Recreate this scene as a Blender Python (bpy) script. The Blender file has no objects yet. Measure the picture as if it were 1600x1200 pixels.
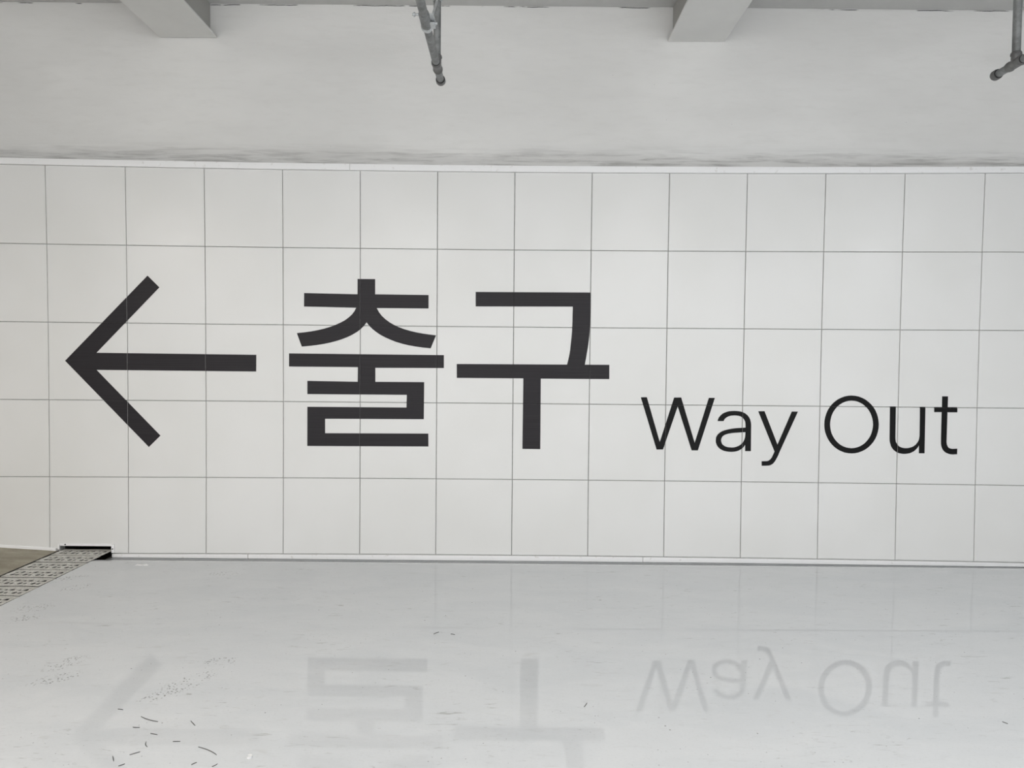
import bpy, bmesh, math, random
from mathutils import Vector, Matrix, noise

random.seed(7)
scene = bpy.context.scene
COL = scene.collection

# ------------------------------------------------------------------ camera
CAM_LOC = Vector((-0.0033, -5.2867, 1.5068))
RIGHT = Vector((0.99996138, 0.00126372, 0.00869756))
UP = Vector((-0.00873413, 0.03258909, 0.99943067))
FWD = Vector((-0.00097956, 0.99946804, -0.03259887))
cam_data = bpy.data.cameras.new('camera')
cam_data.sensor_width = 36.0
cam_data.lens = 1063.0 / 1600.0 * 36.0
cam = bpy.data.objects.new('camera', cam_data)
m = Matrix.Identity(4)
for i in range(3):
    m[i][0] = RIGHT[i]; m[i][1] = UP[i]; m[i][2] = -FWD[i]; m[i][3] = CAM_LOC[i]
cam.matrix_world = m
COL.objects.link(cam)
scene.camera = cam

# ------------------------------------------------------------------ world, exposure
world = bpy.data.worlds.new('world')
scene.world = world
world.use_nodes = True
world.node_tree.nodes['Background'].inputs[0].default_value = (0.97, 0.985, 1.0, 1)
world.node_tree.nodes['Background'].inputs[1].default_value = 1.86
LAMP_POWER = 62.0           # emission strength of each lamp tube
vs = scene.view_settings
vs.view_transform = 'Standard'
vs.look = 'None'
vs.exposure = 0.0
vs.gamma = 1.0
vs.use_curve_mapping = False

# ------------------------------------------------------------------ image coordinates fitted and projected onto the wall, lens curvature baked in (metres: x along the wall, z above the floor)
GRID = [
   [(-4.245, 2.999), (-3.62, 2.99), (-3.003, 2.983), (-2.394, 2.977), (-1.79, 2.972), (-1.191, 2.969), (-0.595, 2.967), (0.0, 2.966), (0.595, 2.967), (1.191, 2.969), (1.79, 2.972), (2.393, 2.976), (3.002, 2.982), (3.618, 2.989), (4.242, 2.997)] ,
   [(-4.239, 2.391), (-3.615, 2.385), (-2.999, 2.381), (-2.391, 2.377), (-1.788, 2.374), (-1.19, 2.372), (-0.594, 2.371), (0.0, 2.37), (0.594, 2.371), (1.189, 2.372), (1.788, 2.374), (2.39, 2.377), (2.998, 2.38), (3.613, 2.385), (4.236, 2.39)] ,
   [(-4.237, 1.785), (-3.613, 1.783), (-2.997, 1.781), (-2.389, 1.779), (-1.787, 1.778), (-1.189, 1.777), (-0.594, 1.776), (0.0, 1.776), (0.594, 1.776), (1.189, 1.777), (1.787, 1.778), (2.388, 1.779), (2.996, 1.78), (3.61, 1.782), (4.233, 1.784)] ,
   [(-4.237, 1.179), (-3.614, 1.18), (-2.998, 1.181), (-2.39, 1.182), (-1.787, 1.182), (-1.189, 1.182), (-0.594, 1.182), (0.0, 1.183), (0.594, 1.182), (1.189, 1.182), (1.787, 1.182), (2.389, 1.182), (2.997, 1.181), (3.611, 1.18), (4.234, 1.18)] ,
   [(-4.241, 0.573), (-3.617, 0.577), (-3.001, 0.58), (-2.392, 0.583), (-1.789, 0.585), (-1.19, 0.587), (-0.594, 0.588), (0.0, 0.588), (0.594, 0.588), (1.19, 0.587), (1.789, 0.586), (2.391, 0.584), (3.0, 0.581), (3.615, 0.578), (4.238, 0.574)] ,
   [(-4.249, -0.035), (-3.623, -0.028), (-3.006, -0.022), (-2.397, -0.017), (-1.792, -0.014), (-1.192, -0.011), (-0.595, -0.009), (0.0, -0.009), (0.596, -0.009), (1.192, -0.011), (1.792, -0.013), (2.396, -0.017), (3.005, -0.021), (3.621, -0.027), (4.245, -0.034)] ,
]
GLYPHS = {
  'arrow': [[(-3.483,1.485),(-2.836,2.149),(-2.745,2.059),(-3.238,1.549),(-1.996,1.544),(-1.998,1.414),(-3.239,1.416),(-2.746,0.908),(-2.837,0.818)]],
  'syllable_chul': [[(-1.21,2.137),(-1.074,2.137),(-1.074,2.02),(-0.66,2.018),(-0.66,1.914),(-1.061,1.914),(-1.044,1.882),(-1.022,1.854),(-0.995,1.829),(-0.964,1.806),(-0.929,1.786),(-0.891,1.768),(-0.849,1.753),(-0.804,1.74),(-0.756,1.729),(-0.706,1.72),(-0.655,1.713),(-0.601,1.707),(-0.642,1.606),(-0.702,1.611),(-0.76,1.619),(-0.814,1.628),(-0.865,1.64),(-0.913,1.654),(-0.957,1.671),(-0.998,1.689),(-1.034,1.708),(-1.067,1.73),(-1.096,1.753),(-1.12,1.777),(-1.14,1.803),(-1.16,1.776),(-1.185,1.751),(-1.214,1.728),(-1.249,1.707),(-1.287,1.688),(-1.33,1.671),(-1.376,1.656),(-1.424,1.643),(-1.476,1.632),(-1.53,1.623),(-1.586,1.616),(-1.643,1.611),(-1.681,1.715),(-1.625,1.721),(-1.571,1.729),(-1.519,1.739),(-1.469,1.751),(-1.423,1.765),(-1.381,1.781),(-1.342,1.799),(-1.307,1.818),(-1.278,1.84),(-1.253,1.863),(-1.234,1.888),(-1.221,1.915),(-1.625,1.921),(-1.624,2.025),(-1.21,2.019)],[(-1.742,1.557),(-0.539,1.554),(-0.539,1.454),(-1.071,1.451),(-1.071,1.342),(-0.691,1.343),(-0.693,1.054),(-1.462,1.051),(-1.462,0.938),(-0.657,0.942),(-0.656,0.841),(-1.601,0.837),(-1.6,1.143),(-0.828,1.144),(-0.826,1.243),(-1.6,1.242),(-1.6,1.345),(-1.208,1.341),(-1.207,1.455),(-1.742,1.455)]],
  'syllable_gu': [[(-0.296,2.045),(0.593,2.048),(0.594,2.013),(0.594,1.963),(0.595,1.908),(0.595,1.86),(0.594,1.82),(0.592,1.783),(0.59,1.748),(0.588,1.716),(0.585,1.687),(0.582,1.66),(0.579,1.635),(0.575,1.608),(0.57,1.576),(0.565,1.542),(0.559,1.511),(0.556,1.489),(0.746,1.49),(0.747,1.379),(0.215,1.378),(0.216,0.828),(0.077,0.829),(0.079,1.379),(-0.438,1.378),(-0.439,1.486),(0.418,1.489),(0.421,1.503),(0.426,1.523),(0.431,1.546),(0.436,1.571),(0.44,1.598),(0.443,1.629),(0.446,1.661),(0.449,1.691),(0.451,1.718),(0.453,1.743),(0.454,1.77),(0.455,1.799),(0.456,1.835),(0.456,1.875),(0.457,1.913),(0.457,1.938),(-0.295,1.933)]],
  'letter_W': [[(0.994,1.24),(1.041,1.241),(1.147,0.892),(1.253,1.24),(1.308,1.241),(1.419,0.888),(1.523,1.24),(1.57,1.24),(1.445,0.829),(1.396,0.829),(1.282,1.171),(1.173,0.834),(1.123,0.833)]],
  'letter_a': [[(1.594,1.06),(1.641,1.06),(1.645,1.069),(1.65,1.077),(1.657,1.084),(1.664,1.089),(1.672,1.094),(1.681,1.098),(1.691,1.101),(1.702,1.103),(1.713,1.104),(1.725,1.105),(1.742,1.104),(1.757,1.102),(1.77,1.098),(1.781,1.093),(1.79,1.086),(1.798,1.077),(1.804,1.068),(1.809,1.056),(1.811,1.044),(1.812,1.029),(1.813,1.011),(1.777,1.008),(1.743,1.006),(1.71,1.002),(1.68,0.996),(1.653,0.989),(1.629,0.98),(1.609,0.967),(1.595,0.952),(1.585,0.933),(1.583,0.909),(1.584,0.893),(1.589,0.878),(1.596,0.865),(1.605,0.853),(1.617,0.843),(1.631,0.835),(1.647,0.828),(1.665,0.824),(1.685,0.821),(1.706,0.82),(1.722,0.821),(1.736,0.823),(1.749,0.826),(1.761,0.83),(1.772,0.836),(1.782,0.842),(1.791,0.849),(1.799,0.857),(1.806,0.866),(1.812,0.876),(1.813,0.827),(1.858,0.827),(1.856,1.03),(1.854,1.051),(1.849,1.07),(1.842,1.086),(1.832,1.101),(1.82,1.113),(1.805,1.123),(1.788,1.131),(1.769,1.136),(1.747,1.139),(1.724,1.14),(1.702,1.139),(1.682,1.137),(1.664,1.132),(1.648,1.126),(1.634,1.119),(1.622,1.11),(1.612,1.099),(1.604,1.088),(1.598,1.074)],[(1.812,0.975),(1.782,0.973),(1.754,0.971),(1.727,0.969),(1.703,0.966),(1.68,0.962),(1.661,0.956),(1.646,0.949),(1.634,0.939),(1.627,0.926),(1.624,0.91),(1.626,0.899),(1.629,0.89),(1.633,0.881),(1.64,0.874),(1.648,0.868),(1.657,0.863),(1.668,0.859),(1.68,0.856),(1.693,0.855),(1.708,0.854),(1.725,0.855),(1.741,0.859),(1.757,0.865),(1.77,0.872),(1.783,0.882),(1.793,0.893),(1.801,0.906),(1.807,0.921),(1.811,0.937),(1.812,0.955)]],
  'letter_y': [[(1.909,1.139),(1.958,1.14),(2.064,0.88),(2.17,1.139),(2.218,1.139),(2.08,0.819),(2.072,0.797),(2.063,0.779),(2.055,0.763),(2.047,0.749),(2.039,0.738),(2.03,0.729),(2.019,0.722),(2.008,0.717),(1.995,0.715),(1.979,0.714),(1.944,0.713),(1.943,0.749),(1.974,0.75),(1.985,0.75),(1.994,0.753),(2.002,0.757),(2.009,0.763),(2.015,0.77),(2.021,0.778),(2.026,0.788),(2.031,0.799),(2.037,0.812),(2.042,0.826)]],
  'letter_O': [[(2.849,1.044),(2.848,1.015),(2.843,0.986),(2.835,0.957),(2.824,0.931),(2.809,0.906),(2.791,0.884),(2.771,0.864),(2.748,0.847),(2.723,0.834),(2.697,0.824),(2.67,0.818),(2.643,0.816),(2.615,0.818),(2.587,0.823),(2.561,0.833),(2.536,0.845),(2.512,0.862),(2.491,0.881),(2.472,0.903),(2.456,0.928),(2.443,0.954),(2.433,0.982),(2.427,1.011),(2.425,1.04),(2.426,1.07),(2.431,1.099),(2.439,1.127),(2.45,1.154),(2.465,1.178),(2.483,1.201),(2.503,1.22),(2.526,1.237),(2.551,1.25),(2.577,1.26),(2.604,1.266),(2.631,1.268),(2.659,1.266),(2.686,1.261),(2.713,1.251),(2.738,1.239),(2.761,1.222),(2.783,1.203),(2.802,1.181),(2.818,1.157),(2.831,1.13),(2.84,1.103),(2.846,1.074)],[(2.804,1.044),(2.803,1.02),(2.799,0.996),(2.793,0.973),(2.784,0.951),(2.772,0.931),(2.758,0.913),(2.742,0.896),(2.724,0.883),(2.705,0.872),(2.685,0.864),(2.663,0.859),(2.641,0.857),(2.62,0.859),(2.598,0.863),(2.577,0.871),(2.557,0.881),(2.539,0.895),(2.522,0.911),(2.507,0.929),(2.495,0.949),(2.484,0.97),(2.477,0.993),(2.472,1.017),(2.47,1.041),(2.471,1.065),(2.475,1.089),(2.481,1.112),(2.49,1.134),(2.502,1.154),(2.516,1.173),(2.532,1.189),(2.55,1.202),(2.569,1.213),(2.589,1.221),(2.611,1.226),(2.632,1.228),(2.654,1.226),(2.676,1.222),(2.696,1.214),(2.716,1.204),(2.735,1.19),(2.751,1.175),(2.766,1.157),(2.779,1.137),(2.789,1.115),(2.797,1.092),(2.802,1.068)]],
  'letter_u': [[(2.932,1.185),(2.978,1.185),(2.981,0.943),(2.982,0.927),(2.985,0.913),(2.99,0.9),(2.997,0.89),(3.005,0.881),(3.014,0.873),(3.025,0.868),(3.037,0.864),(3.051,0.862),(3.065,0.861),(3.082,0.862),(3.099,0.866),(3.114,0.871),(3.127,0.879),(3.139,0.888),(3.149,0.9),(3.157,0.912),(3.164,0.926),(3.167,0.942),(3.169,0.958),(3.165,1.184),(3.208,1.184),(3.211,0.822),(3.167,0.822),(3.166,0.884),(3.159,0.871),(3.15,0.859),(3.141,0.849),(3.131,0.84),(3.12,0.833),(3.108,0.827),(3.096,0.822),(3.082,0.819),(3.069,0.817),(3.054,0.816),(3.033,0.817),(3.014,0.821),(2.997,0.827),(2.982,0.836),(2.968,0.848),(2.957,0.861),(2.948,0.877),(2.942,0.896),(2.937,0.916),(2.936,0.939)]],
  'letter_t': [[(3.335,1.268),(3.381,1.268),(3.381,1.184),(3.456,1.184),(3.457,1.144),(3.38,1.144),(3.38,0.916),(3.381,0.904),(3.383,0.893),(3.386,0.885),(3.39,0.877),(3.394,0.871),(3.4,0.866),(3.407,0.863),(3.415,0.861),(3.424,0.859),(3.434,0.859),(3.465,0.861),(3.465,0.817),(3.431,0.815),(3.413,0.816),(3.398,0.82),(3.384,0.825),(3.371,0.832),(3.361,0.841),(3.352,0.852),(3.345,0.865),(3.34,0.88),(3.337,0.897),(3.336,0.916),(3.335,1.145),(3.277,1.144),(3.276,1.183),(3.336,1.183)]],
}
SHAVINGS = [(-1.212, -2.693, -1.118, -2.745), (-1.447, -2.75, -1.418, -2.729), (-1.556, -2.472, -1.463, -2.512), (-1.332, -2.502, -1.296, -2.539), (-1.329, -2.657, -1.3, -2.656), (-1.687, -2.414, -1.661, -2.419), (-1.433, -2.659, -1.408, -2.696), (-1.508, -2.756, -1.483, -2.792), (-1.544, -2.555, -1.514, -2.557), (-1.103, -2.821, -1.09, -2.802), (-1.184, -2.81, -1.171, -2.794), (-1.448, -2.822, -1.432, -2.808), (-1.447, -2.601, -1.414, -2.61), (-0.428, -1.579, -0.401, -1.551), (-0.334, -1.577, -0.309, -1.585), (0.321, -2.359, 0.338, -2.322), (2.083, -2.45, 2.095, -2.467)]
PRINTS = [(-2.878, -1.239), (-2.827, -1.402), (-2.203, -1.982), (-2.137, -2.136), (-1.51, -2.175), (-1.449, -1.937), (-2.855, -0.867), (-3.07, -0.702), (-1.646, -1.991), (-1.575, -2.28), (-2.024, -0.545)]

# ------------------------------------------------------------------ helpers
def tag(o, label=None, cat=None, group=None, kind=None):
    if label: o['label'] = label
    if cat: o['category'] = cat
    if group: o['group'] = group
    if kind: o['kind'] = kind
    return o

def link_mesh(name, me, material=None, parent=None):
    o = bpy.data.objects.new(name, me)
    COL.objects.link(o)
    if material and not me.materials: me.materials.append(material)
    if parent: o.parent = parent
    return o

def obj(name, bm, material=None, parent=None, smooth=False):
    bmesh.ops.recalc_face_normals(bm, faces=bm.faces)
    me = bpy.data.meshes.new(name)
    bm.to_mesh(me); bm.free()
    if smooth:
        for p in me.polygons: p.use_smooth = True
        try: me.set_sharp_from_angle(angle=math.radians(40))
        except Exception: pass
    return link_mesh(name, me, material, parent)

def empty(name, loc):
    o = bpy.data.objects.new(name, None)
    o.location = loc
    COL.objects.link(o)
    return o

def box(bm, x0, x1, y0, y1, z0, z1):
    v = [bm.verts.new((x, y, z)) for z in (z0, z1) for y in (y0, y1) for x in (x0, x1)]
    for f in ((0, 1, 3, 2), (4, 6, 7, 5), (0, 4, 5, 1), (2, 3, 7, 6), (0, 2, 6, 4), (1, 5, 7, 3)):
        bm.faces.new([v[i] for i in f])

def boxes(*bs):
    bm = bmesh.new()
    for b in bs: box(bm, *b)
    return bm

def chamfer(bm, w, cond=None):
    es = [e for e in bm.edges if len(e.link_faces) == 2 and (cond is None or cond(e))]
    bmesh.ops.bevel(bm, geom=es, offset=w, segments=1, affect='EDGES', clamp_overlap=True)
    return bm

def tube(bm, a, b, prof, n=20):
    """surface of revolution from a to b; prof = [(distance along axis, radius)]"""
    a, b = Vector(a), Vector(b)
    d = (b - a).normalized()
    s = d.orthogonal().normalized(); t = d.cross(s)
    rings = []
    for (l, r) in prof:
        rings.append([bm.verts.new(a + d * l + (s * math.cos(2 * math.pi * k / n) + t * math.sin(2 * math.pi * k / n)) * r) for k in range(n)])
    for r0, r1 in zip(rings, rings[1:]):
        for k in range(n):
            bm.faces.new((r0[k], r0[(k + 1) % n], r1[(k + 1) % n], r1[k]))
    bm.faces.new(rings[0]); bm.faces.new(rings[-1])
    return bm

def pipe(a, b, r, n=20):
    L = (Vector(b) - Vector(a)).length
    return tube(bmesh.new(), a, b, [(0, r), (L, r)], n)

def prism(poly, y0, y1):
    """polygon in (x, z), extruded from y0 (front) to y1"""
    bm = bmesh.new()
    f = [bm.verts.new((x, y0, z)) for x, z in poly]
    b = [bm.verts.new((x, y1, z)) for x, z in poly]
    bm.faces.new(f); bm.faces.new(b[::-1])
    n = len(poly)
    for i in range(n):
        bm.faces.new((f[i], b[i], b[(i + 1) % n], f[(i + 1) % n]))
    return bm

# ------------------------------------------------------------------ materials
class NT:
    def __init__(self, name):
        self.m = bpy.data.materials.new(name); self.m.use_nodes = True
        self.t = self.m.node_tree
        self.b = self.t.nodes['Principled BSDF']
        self.co = self.n('ShaderNodeTexCoord').outputs['Object']
    def n(self, typ, **kw):
        nd = self.t.nodes.new(typ)
        for k, v in kw.items(): setattr(nd, k, v)
        return nd
    def l(self, a, b): self.t.links.new(a, b)
    def setv(self, sock, v):
        if hasattr(v, 'is_output'): self.l(v, sock)
        else: sock.default_value = v
    def math(self, op, a, b=0.0, clamp=False):
        nd = self.n('ShaderNodeMath', operation=op); nd.use_clamp = clamp
        self.setv(nd.inputs[0], a); self.setv(nd.inputs[1], b)
        return nd.outputs[0]
    def mapping(self, scale=(1, 1, 1), loc=(0, 0, 0), rot=(0, 0, 0), vec=None):
        nd = self.n('ShaderNodeMapping')
        nd.inputs['Location'].default_value = loc; nd.inputs['Rotation'].default_value = rot; nd.inputs['Scale'].default_value = scale
        self.l(vec or self.co, nd.inputs['Vector'])
        return nd.outputs[0]
    def noise(self, scale, detail=4, rough=0.5, vec=None, dist=0.0):
        nd = self.n('ShaderNodeTexNoise')
        nd.inputs['Scale'].default_value = scale; nd.inputs['Detail'].default_value = detail
        nd.inputs['Roughness'].default_value = rough; nd.inputs['Distortion'].default_value = dist
        self.l(vec or self.co, nd.inputs['Vector'])
        return nd.outputs['Fac']
    def voronoi(self, scale, vec=None, rnd=1.0):
        nd = self.n('ShaderNodeTexVoronoi')
        nd.inputs['Scale'].default_value = scale; nd.inputs['Randomness'].default_value = rnd
        self.l(vec or self.co, nd.inputs['Vector'])
        return nd.outputs['Distance']
    def ramp(self, v, a, b, lo=0.0, hi=1.0):
        nd = self.n('ShaderNodeMapRange'); nd.interpolation_type = 'SMOOTHSTEP'
        self.setv(nd.inputs[0], v)
        nd.inputs[1].default_value = a; nd.inputs[2].default_value = b
        nd.inputs[3].default_value = lo; nd.inputs[4].default_value = hi
        return nd.outputs[0]
    def mix(self, f, a, b, blend='MIX'):
        nd = self.n('ShaderNodeMix', data_type='RGBA', blend_type=blend)
        self.setv(nd.inputs[0], f); self.setv(nd.inputs[6], a); self.setv(nd.inputs[7], b)
        return nd.outputs[2]
    def bump(self, h, strength, dist=0.01, normal=None):
        nd = self.n('ShaderNodeBump')
        nd.inputs['Strength'].default_value = strength; nd.inputs['Distance'].default_value = dist
        self.l(h, nd.inputs['Height'])
        if normal: self.l(normal, nd.inputs['Normal'])
        return nd.outputs[0]
    def sep(self):
        nd = self.n('ShaderNodeSeparateXYZ'); self.l(self.co, nd.inputs[0]); return nd.outputs
    def out(self, color=None, rough=None, normal=None, metal=None, spec=None):
        if color is not None: self.setv(self.b.inputs['Base Color'], color)
        if rough is not None: self.setv(self.b.inputs['Roughness'], rough)
        if normal is not None: self.l(normal, self.b.inputs['Normal'])
        if metal is not None: self.setv(self.b.inputs['Metallic'], metal)
        if spec is not None: self.b.inputs['Specular IOR Level'].default_value = spec
        return self.m

def rgb(r, g, b): return (r, g, b, 1.0)

def mat_panel():
    t = NT('white_wall_panel')
    n1 = t.noise(1.3, 2); n2 = t.noise(40, 3)
    c = t.mix(t.ramp(n1, .3, .7), rgb(.79, .79, .775), rgb(.82, .82, .81))
    sx = t.noise(6, 3, vec=t.mapping((.5, 1, 6)))
    r = t.ramp(sx, .2, .8, .30, .38)
    nb = t.bump(t.noise(2.2, 1), .35, .01)
    return t.out(c, r, nb, spec=.5)

def mat_trim():
    t = NT('white_metal_trim')
    c = t.mix(t.ramp(t.noise(30, 4), .62, .75), rgb(.93, .93, .935), rgb(.80, .79, .78))
    return t.out(c, .38)

def mat_upper():
    t = NT('painted_plaster_wall')
    x, y, z = t.sep()
    blot = t.noise(1.1, 4, .55, vec=t.mapping((.6, 1, 1.6)))
    fine = t.noise(9, 5, .6, vec=t.mapping((.7, 1, 3)))
    c = t.mix(t.ramp(blot, .3, .72), rgb(.76, .755, .74), rgb(.83, .825, .81))
    c = t.mix(t.ramp(fine, .45, .8, 0, .25), c, rgb(.69, .68, .66))
    # dust streaks along the wall foot, with the shade above the ledge painted in
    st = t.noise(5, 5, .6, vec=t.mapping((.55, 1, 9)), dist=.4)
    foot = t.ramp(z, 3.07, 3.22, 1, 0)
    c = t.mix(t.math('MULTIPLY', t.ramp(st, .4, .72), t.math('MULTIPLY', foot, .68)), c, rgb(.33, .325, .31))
    # cracked paint along the joint with the ceiling
    wob = t.math('MULTIPLY', t.math('SUBTRACT', t.noise(9, 5), .5), .014)
    dz = t.math('ABSOLUTE', t.math('SUBTRACT', t.math('ADD', z, wob), 4.2560))
    line = t.math('MULTIPLY', t.ramp(dz, .0015, .004, 1, 0), t.ramp(t.noise(4.0, 4), .53, .60))
    c = t.mix(line, c, rgb(.05, .05, .05))
    dots = t.ramp(t.voronoi(7), .012, .02, 1, 0)
    c = t.mix(t.math('MULTIPLY', dots, .6), c, rgb(.2, .2, .19))
    nb = t.bump(t.noise(5, 4, .55, vec=t.mapping((.5, 1, 1.4))), .25, .02)
    nb = t.bump(t.noise(60, 3), .12, .004, nb)
    return t.out(c, .62, nb, spec=.35)

def mat_paint(name, col, rough=.6):
    t = NT(name)
    f = t.ramp(t.noise(2.5, 5, .6), .3, .75)
    c = t.mix(f, rgb(*[v * .94 for v in col]), rgb(*col))
    return t.out(c, rough, t.bump(t.noise(25, 4), .15, .005), spec=.35)

def mat_floor():
    t = NT('grey_coated_floor')
    x, y, z = t.sep()
    brush = t.noise(2.2, 6, .62, vec=t.mapping((.6, 1.5, 1), rot=(0, 0, .15)), dist=.8)
    brush2 = t.noise(16, 6, .62, vec=t.mapping((.55, 1.8, 1), rot=(0, 0, .2)), dist=.7)
    grain = t.noise(110, 3, .6, vec=t.mapping((.6, 1.3, 1)))
    c = t.mix(t.ramp(brush, .3, .7), rgb(.605, .625, .645), rgb(.65, .665, .68))
    c = t.mix(t.ramp(brush2, .52, .78, 0, .40), c, rgb(.69, .70, .71))
    c = t.mix(t.ramp(brush2, .26, .42, .32, 0), c, rgb(.47, .47, .465))
    c = t.mix(t.ramp(grain, .30, .45, .22, 0), c, rgb(.45, .45, .44))
    worn = t.ramp(t.math('ADD', x, t.math('MULTIPLY', t.noise(.9, 3), 2.4)), -.6, 2.2, 1, 0)   # scuffed towards the drain
    # scuffs: short smeared marks
    sc = t.noise(26, 4, .6, vec=t.mapping((.35, 1.6, 1)), dist=1.0)
    scm = t.math('MULTIPLY', t.ramp(sc, .60, .72), t.ramp(t.noise(2.4, 3), .45, .62))
    c = t.mix(t.math('MULTIPLY', scm, .5), c, rgb(.26, .26, .25))
    # specks
    vr = t.noise(3.1, 2)
    dots = t.ramp(t.voronoi(26, rnd=1.0), .04, .085, 1, 0)
    c = t.mix(t.math('MULTIPLY', dots, t.ramp(vr, .46, .58, 0, .7)), c, rgb(.10, .10, .095))
    dots2 = t.ramp(t.voronoi(8), .018, .034, 1, 0)
    c = t.mix(t.math('MULTIPLY', dots2, .85), c, rgb(.07, .07, .07))
    # dotted dirt left by shoe soles
    total = None
    for (px, py, ang, L, Wd) in PRINT_MARKS:
        nd = t.n('ShaderNodeVectorMath', operation='LENGTH')
        ca, sa = math.cos(ang), math.sin(ang)
        mp = t.n('ShaderNodeMapping'); mp.vector_type = 'TEXTURE'
        mp.inputs['Location'].default_value = (px, py, 0); mp.inputs['Rotation'].default_value = (0, 0, ang); mp.inputs['Scale'].default_value = (L, Wd, 100)
        t.l(t.co, mp.inputs['Vector']); t.l(mp.outputs[0], nd.inputs[0])
        e = t.ramp(nd.outputs['Value'], .6, 1.05, 1, 0)
        total = e if total is None else t.math('MAXIMUM', total, e)
    sole = t.ramp(t.voronoi(75, rnd=.8), .22, .42, 1, 0)
    sole = t.math('MULTIPLY', sole, t.ramp(t.noise(17, 3), .36, .52))
    c = t.mix(t.math('MULTIPLY', t.math('MULTIPLY', total, sole), .75), c, rgb(.12, .12, .11))
    rg = t.math('ADD', t.math('MULTIPLY', worn, .010), t.ramp(brush2, .4, .75, .008, .022))
    nb = t.bump(t.noise(60, 2, vec=t.mapping((.6, 1.5, 1))), .005, .001)
    t.l(t.math('SUBTRACT', .46, t.math('MULTIPLY', worn, .29)), t.b.inputs['Specular IOR Level'])
    return t.out(c, rg, nb)

def mat_bare():
    t = NT('bare_brown_concrete')
    a = t.noise(4, 6, .65, vec=t.mapping((.7, 2, 1)))
    b = t.noise(60, 4, .6)
    c = t.mix(t.ramp(a, .3, .72), rgb(.29, .265, .205), rgb(.44, .41, .335))
    c = t.mix(t.ramp(b, .55, .8, 0, .5), c, rgb(.58, .55, .47))
    return t.out(c, .8, t.bump(b, .5, .006), spec=.3)

def mat_grate():
    t = NT('worn_resin_grate')
    a = t.noise(14, 5, .6); b = t.noise(90, 4, .6)
    c = t.mix(t.ramp(a, .3, .7), rgb(.50, .49, .455), rgb(.70, .69, .65))
    c = t.mix(t.ramp(b, .50, .70, 0, .7), c, rgb(.20, .195, .18))
    return t.out(c, .6, t.bump(b, .5, .004), spec=.4)

def mat_galv(name, lo, hi):
    t = NT(name)
    a = t.noise(18, 5, .6); b = t.ramp(t.noise(120, 3), .60, .72)
    c = t.mix(t.ramp(a, .3, .7), rgb(*lo), rgb(*hi))
    c = t.mix(t.math('MULTIPLY', b, .6), c, rgb(.10, .10, .10))
    return t.out(c, .48, t.bump(a, .2, .003), metal=.45)

def mat_plain(name, col, rough=.5, metal=0.0, sc=40):
    t = NT(name)
    c = t.mix(t.ramp(t.noise(sc, 4), .35, .7), rgb(*[v * .85 for v in col]), rgb(*col))
    return t.out(c, rough, metal=metal)

def mat_vinyl(name, lo, hi, rough):
    t = NT(name)
    st = t.noise(5, 5, .7, vec=t.mapping((.25, 1, 30)))
    c = t.mix(t.ramp(st, .3, .75), rgb(*lo), rgb(*hi))
    return t.out(c, rough, t.bump(st, .05, .002), spec=.2)

def mat_light(name, col, power):
    m_ = bpy.data.materials.new(name); m_.use_nodes = True
    t = m_.node_tree; t.nodes.clear()
    e = t.nodes.new('ShaderNodeEmission'); e.inputs[0].default_value = (*col, 1); e.inputs[1].default_value = power
    o = t.nodes.new('ShaderNodeOutputMaterial'); t.links.new(e.outputs[0], o.inputs[0])
    return m_

PRINT_MARKS = [(PRINTS[0][0], PRINTS[0][1], .3, .13, .08), (PRINTS[1][0], PRINTS[1][1], .4, .13, .07),
               (PRINTS[2][0], PRINTS[2][1], 1.0, .12, .07), (PRINTS[3][0], PRINTS[3][1], .6, .13, .06),
               (PRINTS[4][0], PRINTS[4][1], 1.0, .17, .08), (PRINTS[5][0], PRINTS[5][1], .2, .09, .06),
               (PRINTS[6][0], PRINTS[6][1], .7, .12, .07), (PRINTS[7][0], PRINTS[7][1], .5, .18, .07),
               (PRINTS[9][0], PRINTS[9][1], .9, .11, .05), (PRINTS[10][0], PRINTS[10][1], .1, .12, .06)]

M_PANEL = mat_panel(); M_TRIM = mat_trim(); M_UPPER = mat_upper(); M_FLOOR = mat_floor()
M_CEIL = mat_paint('white_ceiling_paint', (.56, .56, .55)); M_BEAM = mat_paint('white_beam_paint', (.74, .74, .725))
M_SIDE = mat_paint('grey_blocker_wall', (.28, .28, .275)); M_WEB = mat_paint('grey_beam_web', (.40, .395, .375)); M_BACK = mat_plain('joint_backing', (.50, .50, .49), .8); M_BARE = mat_bare(); M_GRATE = mat_grate()  # beam webs a darker grey than their flanges
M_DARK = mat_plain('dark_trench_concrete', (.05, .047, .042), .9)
M_PIPE = mat_galv('galvanised_pipe', (.17, .175, .175), (.29, .30, .30)); M_FIT = mat_galv('cast_fitting', (.13, .13, .13), (.22, .22, .215))
M_ZINC = mat_galv('bright_zinc', (.45, .47, .48), (.62, .64, .65)); M_RING = mat_plain('dark_sealant', (.025, .025, .025), .7)
M_VINYL = mat_vinyl('charcoal_vinyl', (.022, .0195, .0225), (.032, .029, .0325), .45)
M_VINYL2 = mat_vinyl('black_vinyl', (.004, .004, .0042), (.006, .006, .0063), .5)
M_SCREW = mat_plain('dark_screw', (.03, .03, .03), .5, .5); M_SHAV = mat_plain('dark_shaving', (.055, .055, .05), .6)
M_CHIP = mat_plain('white_plastic', (.88, .88, .88), .35); M_LAMPBODY = mat_plain('lamp_housing', (.75, .75, .75), .4)

# ------------------------------------------------------------------ structure: the panelled wall
XL, XR = -7.2, 7.2
Z_CEIL, Z_BEAM, Y_UP = 4.262, 4.000, 0.08
OPEN_X0, OPEN_X1, OPEN_Z = -3.548, -3.134, 0.036

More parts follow.
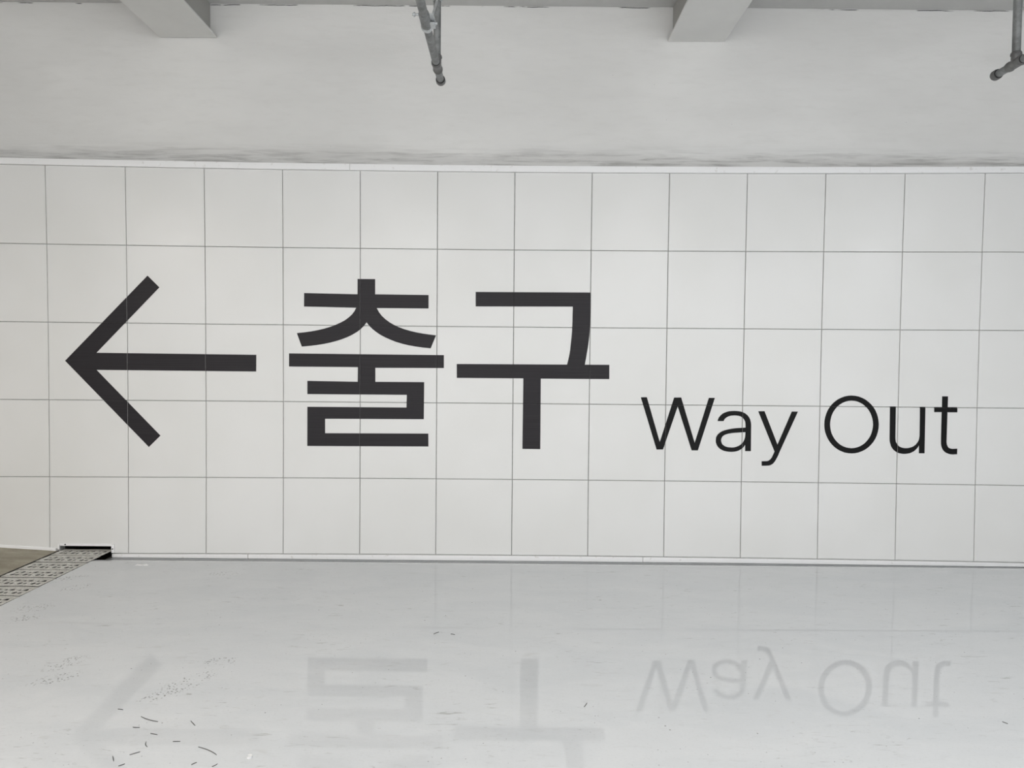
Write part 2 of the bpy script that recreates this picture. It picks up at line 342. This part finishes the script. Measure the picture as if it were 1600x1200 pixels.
bm = bmesh.new()                       # plaster above the panels: receding unevenly behind the ledge at its foot
nx, nz = 360, 44
z0, z1 = 2.90, Z_CEIL + .05
vv = []
for j in range(nz + 1):
    z = z0 + (z1 - z0) * j / nz
    for i in range(nx + 1):
        x = XL + (XR - XL) * i / nx
        w = noise.noise(Vector((x * .8, 3.1, z * 1.3))) * .006 + noise.noise(Vector((x * 3, 9.1, z * 7))) * .0025
        edge = 3.19 + .05 * noise.noise(Vector((x * 1.1, .3, 0)))
        k = min(1.0, max(0.0, (edge - z) / .17))
        w += .095 * k * k * (3 - 2 * k) + .012 * k * noise.noise(Vector((x * 2.2, 5.0, z * 22)))
        vv.append(bm.verts.new((x, Y_UP + w, z)))
for j in range(nz):
    for i in range(nx):
        a = j * (nx + 1) + i
        bm.faces.new((vv[a], vv[a + 1], vv[a + nx + 2], vv[a + nx + 1]))
bm2 = boxes((XL, XR, .20, .34, 2.90, Z_CEIL + .2))
tmp = bpy.data.meshes.new('t'); bm2.to_mesh(tmp); bm2.free(); bm.from_mesh(tmp); bpy.data.meshes.remove(tmp)
wall_upper = obj('wall_upper', bm, M_UPPER, smooth=True)
tag(wall_upper, 'pale grey painted plaster wall above the white panels', 'wall', kind='structure')

# board behind the panels, open where the drain passes
wall_back = obj('wall_back', boxes((XL, OPEN_X0, .012, .07, -.06, 2.99), (OPEN_X1, XR, .012, .07, -.12, 2.99), (OPEN_X0, OPEN_X1, .012, .07, OPEN_Z, 2.99)), M_BACK)
tag(wall_back, 'wall clad in large square white panels with fine joints', 'wall', kind='structure')

NC = len(GRID[0])
def corner(c, r):                      # c: vertical joint, r: horizontal joint, 0 = under the top trim
    row = GRID[r]
    i = c + 1
    if i < 0: return (row[0][0] + .622 * i, row[0][1])
    if i >= NC: return (row[-1][0] + .622 * (i - NC + 1), row[-1][1])
    return row[i]
GAP = .0030
def base_left(x): return .012 + (x + 3.57) * -.055       # floor rises a little to the left of the drain
TILES = []
for c in range(-5, 18):
    for r in range(5):
        a, b, d, e = corner(c, r), corner(c + 1, r), corner(c + 1, r + 1), corner(c, r + 1)
        a = (max(a[0], XL), a[1]); e = (max(e[0], XL), e[1]); b = (min(b[0], XR), b[1]); d = (min(d[0], XR), d[1])
        if b[0] - a[0] < .05: continue
        A = (a[0] + GAP, a[1] - GAP); B = (b[0] - GAP, b[1] - GAP); D = (d[0] - GAP, d[1] + GAP); E = (e[0] + GAP, e[1] + GAP)
        TILES.append((A, B, D, E))
        if r == 4 and c < 0:
            poly = [A, B, (D[0], base_left(D[0])), (E[0], base_left(E[0]))]
        elif r == 4 and c == 0:
            poly = [A, B, D, (OPEN_X1, D[1]), (OPEN_X1, OPEN_Z), (OPEN_X0, OPEN_Z), (OPEN_X0, base_left(OPEN_X0)), (E[0], base_left(E[0]))]
        else:
            poly = [A, B, D, E]
        bm = prism(poly, 0, .012)
        bm.normal_update()
        chamfer(bm, .0014, lambda ed: all(abs(v.co.y) < 1e-6 for v in ed.verts))
        cx = sum(p[0] for p in poly) / len(poly); cz = sum(p[1] for p in poly) / len(poly)
        ax, az = random.gauss(0, .0007), random.gauss(0, .0007)
        for v in bm.verts:             # panels are not perfectly coplanar
            v.co.y += ax * (v.co.x - cx) + az * (v.co.z - cz)
        obj('panel', bm, M_PANEL, wall_back)

# top trim (three visible lengths) and base trim
def line_z(r, x):
    row = GRID[r]
    if x <= row[0][0]: return row[0][1]
    for p, q_ in zip(row, row[1:]):
        if x <= q_[0]:
            t = (x - p[0]) / (q_[0] - p[0]); return p[1] + t * (q_[1] - p[1])
    return row[-1][1]
def strip_trim(x0, x1, zt, zb, y0, y1):
    n = max(1, int((x1 - x0) / .6))
    xs = [x0 + (x1 - x0) * i / n for i in range(n + 1)]
    bm = prism([(x, zt(x)) for x in xs] + [(x, zb(x)) for x in reversed(xs)], y0, y1)
    bm.normal_update()
    return chamfer(bm, .002, lambda ed: all(abs(v.co.y - y0) < 1e-6 for v in ed.verts))
trim_1 = empty('trim_1', (0, 0, 2.97))
tag(trim_1, 'white metal strip capping the top edge of the panels', 'trim', kind='structure')
for x0, x1 in ((XL, -5.262), (-5.262, -1.269), (-1.269, 2.724), (2.724, XR)):
    o = obj('strip', strip_trim(x0 + .001, x1 - .001, lambda x: line_z(0, x) + .047, lambda x: line_z(0, x) - .001, -.012, .165), M_TRIM)
    o.parent = trim_1; o.matrix_parent_inverse = Matrix.Translation((0, 0, -2.97))
baseboard_back = empty('baseboard_back', (0, 0, 0))
tag(baseboard_back, 'low white metal base strip along the foot of the panelled wall', 'baseboard', kind='structure')
def base_bottom(x): return -.052 - .010 * max(0, (x - 1.5) / 2.5)
for x0, x1 in ((OPEN_X1 + .001, -2.065), (-2.065, 1.027), (1.027, 4.12), (4.12, XR)):
    obj('strip', strip_trim(x0 + .0015, x1 - .0015, lambda x: line_z(5, x) - .003, base_bottom, -.010, .010), M_TRIM, baseboard_back)
obj('strip', strip_trim(XL, OPEN_X0 - .025, lambda x: base_left(x) + .003, lambda x: base_left(x) - .022, -.006, .010), M_TRIM, baseboard_back)

# ------------------------------------------------------------------ structure: floors, ceiling, beams
Y_FRONT = -9.0
def drain_x(y): return -.026 * y       # the drain runs out from the wall a touch askew
D0, D1 = -3.535, -3.135
def dip(y, x):                         # coated floor falls to the foot of the wall
    k = min(1.0, max(0.0, 1 + y / .30))
    return (base_bottom(x) - .0045) * k * k * (3 - 2 * k)
bm = bmesh.new()
ys = [0, -.02, -.04, -.06, -.08, -.1, -.12, -.14, -.16, -.18, -.2, -.22, -.24, -.26, -.28, -.3, -.6, -1.2, -2, -3, -4.5, -6, -7.5, Y_FRONT]
us = [i / 24 for i in range(25)]
rows_ = []
for y in ys:
    xl = D1 + drain_x(y) + .006
    rows_.append([bm.verts.new((xl + (XR - xl) * u_, y, dip(y, xl + (XR - xl) * u_))) for u_ in us])
for r0, r1 in zip(rows_, rows_[1:]):
    for i in range(len(us) - 1):
        bm.faces.new((r0[i], r1[i], r1[i + 1], r0[i + 1]))
ex = bmesh.ops.extrude_face_region(bm, geom=bm.faces[:])
for v in [g for g in ex['geom'] if isinstance(g, bmesh.types.BMVert)]: v.co.z = -.30
floor = obj('floor', bm, M_FLOOR, smooth=True)
tag(floor, 'glossy pale grey coated floor in front of the panelled wall', 'floor', kind='structure')

bm = bmesh.new()
pts = []
for y in (0.0, Y_FRONT):
    for x in (XL, -4.3, -3.9, D0 + drain_x(y) - .022):
        pts.append(bm.verts.new((x, y, (base_left(min(-3.57, max(x, -4.3))) - .018) if y == 0 else 0.004)))
for i in range(3): bm.faces.new((pts[i], pts[i + 1], pts[i + 5], pts[i + 4]))
ex = bmesh.ops.extrude_face_region(bm, geom=bm.faces[:])
for v in [g for g in ex['geom'] if isinstance(g, bmesh.types.BMVert)]: v.co.z = -.30
floor2 = obj('floor_bare', bm, M_BARE)
tag(floor2, 'bare brown concrete floor beyond the drain at the lower left', 'floor', kind='structure')

for nm, xa, xb, side in (('blocker_wall_left', XL - .2, XL, 'left'), ('blocker_wall_right', XR, XR + .2, 'right')):  # unseen walls added to shut out ambient light from the sides
    tag(obj(nm, boxes((xa, xb, Y_FRONT, .34, -.30, Z_CEIL + .2)), M_SIDE), 'plain grey wall added beyond the %s edge of the view to cut side light' % side, 'wall', kind='structure')
ceiling = obj('ceiling', boxes((XL, XR, Y_FRONT, .075, Z_CEIL, Z_CEIL + .2)), M_CEIL)
tag(ceiling, 'grey white painted ceiling slab along the top edge', 'ceiling', kind='structure')

def beam(name, x0, x1, inset_l, inset_r, label):
    root = empty(name, ((x0 + x1) / 2, Y_UP, Z_BEAM))
    bmf = chamfer(boxes((x0, x1, Y_FRONT, Y_UP - .004, Z_BEAM, Z_BEAM + .018)), .003)
    f = obj('flange', bmf, M_BEAM, root)
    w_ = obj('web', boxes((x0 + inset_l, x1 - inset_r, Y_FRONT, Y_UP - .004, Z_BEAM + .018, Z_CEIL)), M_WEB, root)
    for o in (f, w_): o.matrix_parent_inverse = Matrix.Translation(-root.location)
    tag(root, label, 'beam', 'white ceiling beams', kind='structure')
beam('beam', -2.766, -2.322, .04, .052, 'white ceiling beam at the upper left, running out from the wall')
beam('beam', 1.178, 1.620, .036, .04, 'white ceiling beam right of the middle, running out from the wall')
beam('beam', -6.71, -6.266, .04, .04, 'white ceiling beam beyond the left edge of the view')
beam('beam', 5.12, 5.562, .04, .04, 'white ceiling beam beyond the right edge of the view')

# ------------------------------------------------------------------ trench drain
drain = empty('trench_drain', (D0 + .2, 0, 0))
tag(drain, 'trench drain with worn perforated grey covers running out from the wall', 'drain')
inv = Matrix.Translation(-drain.location)
def skew(o_bm):
    for v in o_bm.verts: v.co.x += drain_x(v.co.y)
    return o_bm
def finely(x0, x1, z0, z1): return (x0, x1, Y_FRONT, -.0002, z0, z1)
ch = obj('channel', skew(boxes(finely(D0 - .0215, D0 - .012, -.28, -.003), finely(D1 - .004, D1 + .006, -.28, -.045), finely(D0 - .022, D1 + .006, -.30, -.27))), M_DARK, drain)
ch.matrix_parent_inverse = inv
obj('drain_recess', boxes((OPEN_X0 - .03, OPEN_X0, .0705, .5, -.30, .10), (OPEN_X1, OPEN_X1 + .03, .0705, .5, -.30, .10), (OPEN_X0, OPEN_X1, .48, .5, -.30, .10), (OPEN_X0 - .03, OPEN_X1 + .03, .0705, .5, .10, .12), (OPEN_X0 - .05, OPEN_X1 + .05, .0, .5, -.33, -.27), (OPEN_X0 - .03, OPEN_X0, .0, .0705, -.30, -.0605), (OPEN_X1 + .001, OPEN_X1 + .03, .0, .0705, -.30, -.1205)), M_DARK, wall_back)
def grate_mesh():
    cu = bpy.data.curves.new('grate', 'CURVE'); cu.dimensions = '2D'; cu.fill_mode = 'BOTH'; cu.extrude = .0016
    def spl(pts_):
        s = cu.splines.new('POLY'); s.points.add(len(pts_) - 1); s.use_cyclic_u = True
        for p, (x, y) in zip(s.points, pts_): p.co = (x, y, 0, 1)
    Wd, L = .39, .160
    # curved joint between neighbouring covers
    n = 10
    def wav(x): return .006 * math.sin(x / Wd * 2 * math.pi)
    spl([(-Wd / 2 + Wd * i / n, -L / 2 + wav(-Wd / 2 + Wd * i / n)) for i in range(n + 1)] + [(Wd / 2 - Wd * i / n, L / 2 + wav(Wd / 2 - Wd * i / n)) for i in range(n + 1)])
    def el(cx, cy, rx, ry, half=False, k=10):
        if half: spl([(cx + rx * math.cos(math.pi * i / k), cy + ry * math.sin(math.pi * i / k)) for i in range(k + 1)][::-1])
        else: spl([(cx + rx * math.cos(2 * math.pi * i / k), cy + ry * math.sin(2 * math.pi * i / k)) for i in range(k)][::-1])
    for i in range(4):
        cx = -.135 + .09 * i
        el(cx + .022, .008, .018, .036, True)
        el(cx - .018, .008, .013, .026, True)
        el(cx - .014, -.030, .015, .021)
        el(cx + .022, -.032, .013, .017)
    o = bpy.data.objects.new('tmp', cu); COL.objects.link(o)
    dg = bpy.context.evaluated_depsgraph_get()
    me = bpy.data.meshes.new_from_object(o.evaluated_get(dg))
    bpy.data.objects.remove(o)
    b = bmesh.new(); b.from_mesh(me)
    for i in range(4):                 # raised diagonal ribs between the groups of holes
        cx = -.135 + .09 * i - .043
        vs_ = [(-.012, -.035), (-.004, -.035), (.012, .035), (.004, .035)]
        lo = [b.verts.new((cx + x, y, .0015)) for x, y in vs_]; hi = [b.verts.new((cx + x * .9, y * .95, .006)) for x, y in vs_]
        b.faces.new(hi[::1])
        for k in range(4): b.faces.new((lo[k], lo[(k + 1) % 4], hi[(k + 1) % 4], hi[k]))
    bmesh.ops.recalc_face_normals(b, faces=b.faces)
    b.to_mesh(me); b.free(); me.name = 'grate'
    me.materials.clear(); me.materials.append(M_GRATE)
    return me
gm = grate_mesh()
y = -.046
for i in range(30):
    o = link_mesh('grate', gm, None, drain)
    o.matrix_parent_inverse = inv
    o.location = (D0 + .2 + drain_x(y), y, -.0025 + random.uniform(-.001, .001))
    o.rotation_euler = (0, 0, math.radians(-1.5) if i % 2 == 0 else math.radians(-1.5))
    y -= .178
# white metal frame round the opening in the wall
frame = empty('opening_frame', (OPEN_X0 + .2, 0, OPEN_Z))
tag(frame, 'white metal frame with screws round the drain opening in the wall', 'frame')
invf = Matrix.Translation(-frame.location)
for bxs in ((OPEN_X0 + .008, OPEN_X1, -.006, -.0008, OPEN_Z - .001, OPEN_Z + .018), (OPEN_X1 + .0005, OPEN_X1 + .021, -.0125, -.0008, -.0165, OPEN_Z + .016), (OPEN_X0 - .010, OPEN_X0 + .004, -.005, -.0008, .008, OPEN_Z + .010)):
    o = obj('strip', chamfer(boxes(bxs), .0012), M_TRIM, frame); o.matrix_parent_inverse = invf
for (sx, sz, sy) in ((-3.497, OPEN_Z + .010, -.006), (OPEN_X1 + .011, .016, -.0125)):
    o = obj('screw', tube(bmesh.new(), (sx, sy, sz), (sx, sy - .003, sz), [(0, .0055), (.002, .0055), (.003, .003)], 10), M_SCREW, frame); o.matrix_parent_inverse = invf

# ------------------------------------------------------------------ lettering: cut vinyl following each panel
def glyph(name, loops_groups, material, parent):
    cu = bpy.data.curves.new(name, 'CURVE'); cu.dimensions = '2D'; cu.fill_mode = 'BOTH'
    for lp in loops_groups:
        s = cu.splines.new('POLY'); s.points.add(len(lp) - 1); s.use_cyclic_u = True
        for p, (x, z) in zip(s.points, lp): p.co = (x, z, 0, 1)
    o = bpy.data.objects.new('tmp', cu); COL.objects.link(o)
    me = bpy.data.meshes.new_from_object(o.evaluated_get(bpy.context.evaluated_depsgraph_get()))
    bpy.data.objects.remove(o)
    flat = bmesh.new(); flat.from_mesh(me)
    for v in flat.verts: v.co = (v.co.x, -.0016, v.co.y)
    bmesh.ops.remove_doubles(flat, verts=flat.verts, dist=1e-5)
    flat.to_mesh(me); flat.free()
    xs = [p[0] for lp in loops_groups for p in lp]; zs = [p[1] for lp in loops_groups for p in lp]
    out = bmesh.new()
    for (A, B, D, E) in TILES:
        if B[0] < min(xs) or A[0] > max(xs) or A[1] < min(zs) or D[1] > max(zs): continue
        b = bmesh.new(); b.from_mesh(me)
        for p, q_ in ((A, B), (B, D), (D, E), (E, A)):
            n_ = Vector((-(q_[1] - p[1]), 0, q_[0] - p[0]))
            bmesh.ops.bisect_plane(b, geom=b.verts[:] + b.edges[:] + b.faces[:], plane_co=(p[0], 0, p[1]), plane_no=n_, clear_outer=True)
        if b.faces:
            ex_ = bmesh.ops.extrude_face_region(b, geom=b.faces[:])
            for v in [g for g in ex_['geom'] if isinstance(g, bmesh.types.BMVert)]: v.co.y = -.0009
            t_ = bpy.data.meshes.new('t'); b.to_mesh(t_); out.from_mesh(t_); bpy.data.meshes.remove(t_)
        b.free()
    b = bmesh.new(); b.from_mesh(me)      # the film is pressed into the joints between panels
    for v in b.verts: v.co.y = .0022
    obj('joint_film', b, material, wall_back)
    bpy.data.meshes.remove(me)
    o = obj(name, out, material, parent)
    if parent: o.matrix_parent_inverse = Matrix.Translation(-parent.location)
    return o
o = glyph('direction_arrow', GLYPHS['arrow'], M_VINYL, None)
tag(o, 'large charcoal arrow pointing left on the white panels', 'arrow sign')
kr = empty('korean_lettering', (-.4, 0, .8)); tag(kr, 'large charcoal Korean lettering 출구 beside the arrow', 'lettering')
glyph('syllable', GLYPHS['syllable_chul'], M_VINYL, kr); glyph('syllable', GLYPHS['syllable_gu'], M_VINYL, kr)
en = empty('english_lettering', (2.2, 0, .8)); tag(en, 'black English lettering Way Out on the right half of the wall', 'lettering')
for k in ('W', 'a', 'y', 'O', 'u', 't'): glyph('letter', GLYPHS['letter_' + k], M_VINYL2, en)

# ------------------------------------------------------------------ sprinkler pipes under the ceiling
def sprinkler(x, y_tee, y_cap, z, hanger, label):
    root = empty('sprinkler_pipe', (x, y_tee, Z_CEIL))
    tag(root, label, 'pipe', 'galvanised sprinkler pipes')
    inv_ = Matrix.Translation(-root.location)
    def add(name, b, mt, par=root):
        q_ = obj(name, b, mt, par, smooth=True); q_.matrix_parent_inverse = inv_; return q_
    r = .0212
    add('branch_pipe', pipe((x, y_tee - .045, z), (x, Y_FRONT, z), r), M_PIPE)
    add('riser', pipe((x, y_tee, z + .045), (x, y_tee, Z_CEIL), r), M_PIPE)
    b = tube(bmesh.new(), (x, y_tee - .055, z), (x, y_tee + .055, z), [(0, .0265), (.014, .0285), (.020, .0255), (.09, .0255), (.096, .0285), (.11, .0265)])
    tube(b, (x, y_tee, z), (x, y_tee, z + .058), [(0, .0245), (.040, .0245), (.046, .0285), (.058, .0265)])
    tee = add('tee_fitting', b, M_FIT)
    for a_, c_ in (((x, y_tee - .058, z), (x, y_tee - .0545, z)), ((x, y_tee + .0545, z), (x, y_tee + .058, z)), ((x, y_tee, z + .0575), (x, y_tee, z + .061))):
        q_ = obj('thread_ring', tube(bmesh.new(), a_, c_, [(0, .0235), (.0035, .0235)]), M_RING, tee)
    add('nipple', pipe((x, y_tee + .05, z), (x, y_cap - .03, z), r), M_PIPE)
    add('end_cap', tube(bmesh.new(), (x, y_cap - .04, z), (x, y_cap, z), [(0, .0275), (.008, .029), (.030, .029), (.037, .025), (.040, .012)]), M_FIT)
    add('cap_ring', tube(bmesh.new(), (x, y_cap - .043, z), (x, y_cap - .0395, z), [(0, .0255), (.0035, .0255)]), M_RING)
    add('ceiling_flange', tube(bmesh.new(), (x, y_tee, Z_CEIL - .012), (x, y_tee, Z_CEIL), [(0, .05), (.009, .055), (.012, .055)]), M_FIT)
    # pear shaped band hung on a rod, further along the branch
    for yh in ((y_tee - 2.2), (y_tee - 4.6)):
        hb = add('hanger_band', tube(bmesh.new(), (x, yh - .012, z), (x, yh + .012, z), [(0, .0235), (.024, .0235)]), M_ZINC)
        add('hanger_rod', pipe((x, yh, z + .02), (x, yh, Z_CEIL), .005, 10), M_ZINC)
    if hanger:
        yc = y_tee - .50
        b = tube(bmesh.new(), (x, yc - .085, z), (x, yc + .055, z), [(0, .0245), (.004, .0262), (.136, .0262), (.14, .0245)])
        clamp = add('brace_clamp', b, M_PIPE)
        add('clamp_lip', tube(bmesh.new(), (x, yc + .03, z), (x, yc + .062, z), [(0, .0268), (.004, .0295), (.020, .0295), (.032, .0255)]), M_ZINC)
        add('clamp_ear', chamfer(boxes((x + .020, x + .048, yc - .07, yc + .045, z + .002, z + .010)), .002), M_ZINC)
        add('clamp_ear', chamfer(boxes((x + .020, x + .046, yc - .02, yc + .040, z - .014, z - .007)), .002), M_ZINC)
        for (bx_, by_) in ((x - .040, yc - .075), (x + .040, yc + .012)):
            bt = tube(bmesh.new(), (bx_ - .016, by_, z), (bx_ + .016, by_, z), [(0, .006), (.006, .006), (.0065, .011), (.014, .011), (.0145, .006), (.032, .006)], 8)
            add('bolt', bt, M_ZINC)
        add('brace_rod', pipe((x + .033, yc - .02, z + .012), (x + .005, y_tee - .02, z + .375), .0055, 10), M_ZINC)
        add('riser_clamp', tube(bmesh.new(), (x, y_tee, z + .360), (x, y_tee, z + .395), [(0, .0255), (.003, .028), (.032, .028), (.035, .0255)]), M_ZINC)
    return root
sprinkler(-.450, -1.355, -1.135, 3.187, True, 'grey galvanised sprinkler pipe with clamp and bolts hanging above the Korean lettering')
sprinkler(2.775, -1.450, -1.275, 3.187, False, 'grey galvanised sprinkler pipe with tee cut off by the right edge')

# ------------------------------------------------------------------ hung lamps behind the viewer's head (they light the wall)
lamp_cols = {-4.7: (1.0, .88, .76), -1.5: (1.0, .96, .90), 1.8: (1.0, .985, .96), 5.0: (.96, .98, 1.0)}
for lx, where in ((-4.7, 'leftmost of the row'), (-1.5, 'second from the left'), (1.8, 'third from the left'), (5.0, 'rightmost of the row')):
    root = empty('hanging_lamp', (lx, -4.4, 3.2))
    tag(root, 'linear white lamp hung from the ceiling in front of the wall, ' + where, 'lamp', 'linear lamps hung from the ceiling')
    il = Matrix.Translation(-root.location)
    for nm, b, mt in (('housing', chamfer(boxes((lx - .11, lx + .11, -5.05, -3.75, 3.225, 3.29)), .008), M_LAMPBODY),
                      ('diffuser', chamfer(boxes((lx - .10, lx + .10, -5.03, -3.77, 3.188, 3.224)), .006), mat_light('lamp_light', lamp_cols[lx], LAMP_POWER)),
                      ('rod', pipe((lx, -4.9, 3.29), (lx, -4.9, Z_CEIL), .006, 10), M_LAMPBODY), ('rod', pipe((lx, -3.9, 3.29), (lx, -3.9, Z_CEIL), .006, 10), M_LAMPBODY)):
        o = obj(nm, b, mt, root); o.matrix_parent_inverse = il

# ------------------------------------------------------------------ litter on the floor
SHAVING_LABELS = {0: 'longest dark curved shaving on the floor, just left of the white clip', 2: 'long dark shaving at the top of the lower left cluster',
    13: 'short dark shaving on the floor below the Korean lettering, left of a pair', 14: 'short dark shaving on the floor below the Korean lettering, right of a pair',
    15: 'short dark shaving on the floor between the reflected Korean and English lettering', 16: 'short dark shaving on the floor near the lower right corner'}
for si, (x0, y0, x1, y1) in enumerate(SHAVINGS):
    a, b_ = Vector((x0, y0, .0012)), Vector((x1, y1, .0012))
    d = b_ - a; s = Vector((-d.y, d.x, 0)).normalized()
    bow = random.uniform(-.12, .12) * d.length
    n = 6; bm = bmesh.new(); rings = []
    for i in range(n + 1):
        t = i / n
        p = a + d * t + s * bow * 4 * t * (1 - t)
        w = .0017 * (1 - .7 * abs(2 * t - 1) ** 3)
        rings.append([bm.verts.new(p + s * w + Vector((0, 0, -.001))), bm.verts.new(p + Vector((0, 0, .0015))), bm.verts.new(p - s * w + Vector((0, 0, -.001)))])
    for r0, r1 in zip(rings, rings[1:]):
        for k in range(3): bm.faces.new((r0[k], r0[(k + 1) % 3], r1[(k + 1) % 3], r1[k]))
    bm.faces.new(rings[0]); bm.faces.new(rings[-1])
    o = obj('plastic_shaving', bm, M_SHAV)
    tag(o, SHAVING_LABELS.get(si, 'short thin dark shaving in the loose cluster at the lower left of the floor'), 'debris', 'shavings scattered on the floor')

def arc_chip(name, cx, cy, r0, r1, a0, a1, h, mt, z):
    bm = bmesh.new(); n = 12; rings = []
    for i in range(n + 1):
        a = a0 + (a1 - a0) * i / n
        c_, s_ = math.cos(a), math.sin(a)
        rings.append([bm.verts.new((cx + rr * c_, cy + rr * s_, z + zz)) for rr, zz in ((r0, 0), (r0, h), (r1, h), (r1, 0))])
    for p, q_ in zip(rings, rings[1:]):
        for k in range(4): bm.faces.new((p[k], p[(k + 1) % 4], q_[(k + 1) % 4], q_[k]))
    bm.faces.new(rings[0]); bm.faces.new(rings[-1])
    return obj(name, bm, mt)
o = arc_chip('plastic_clip', -.990, -2.757, .004, .0115, -1.9, 2.4, .006, M_CHIP, .0002)
tag(o, 'tiny curled white plastic clip on the floor at the bottom', 'debris')
bm = prism([(-2.745, .0005), (-2.735, .006), (-2.70, .004), (-2.665, .008), (-2.65, .0005)], -.385, -.365)
o = obj('paint_flake', bm, M_CHIP)
tag(o, 'small curled white flake on the floor near the drain', 'debris')
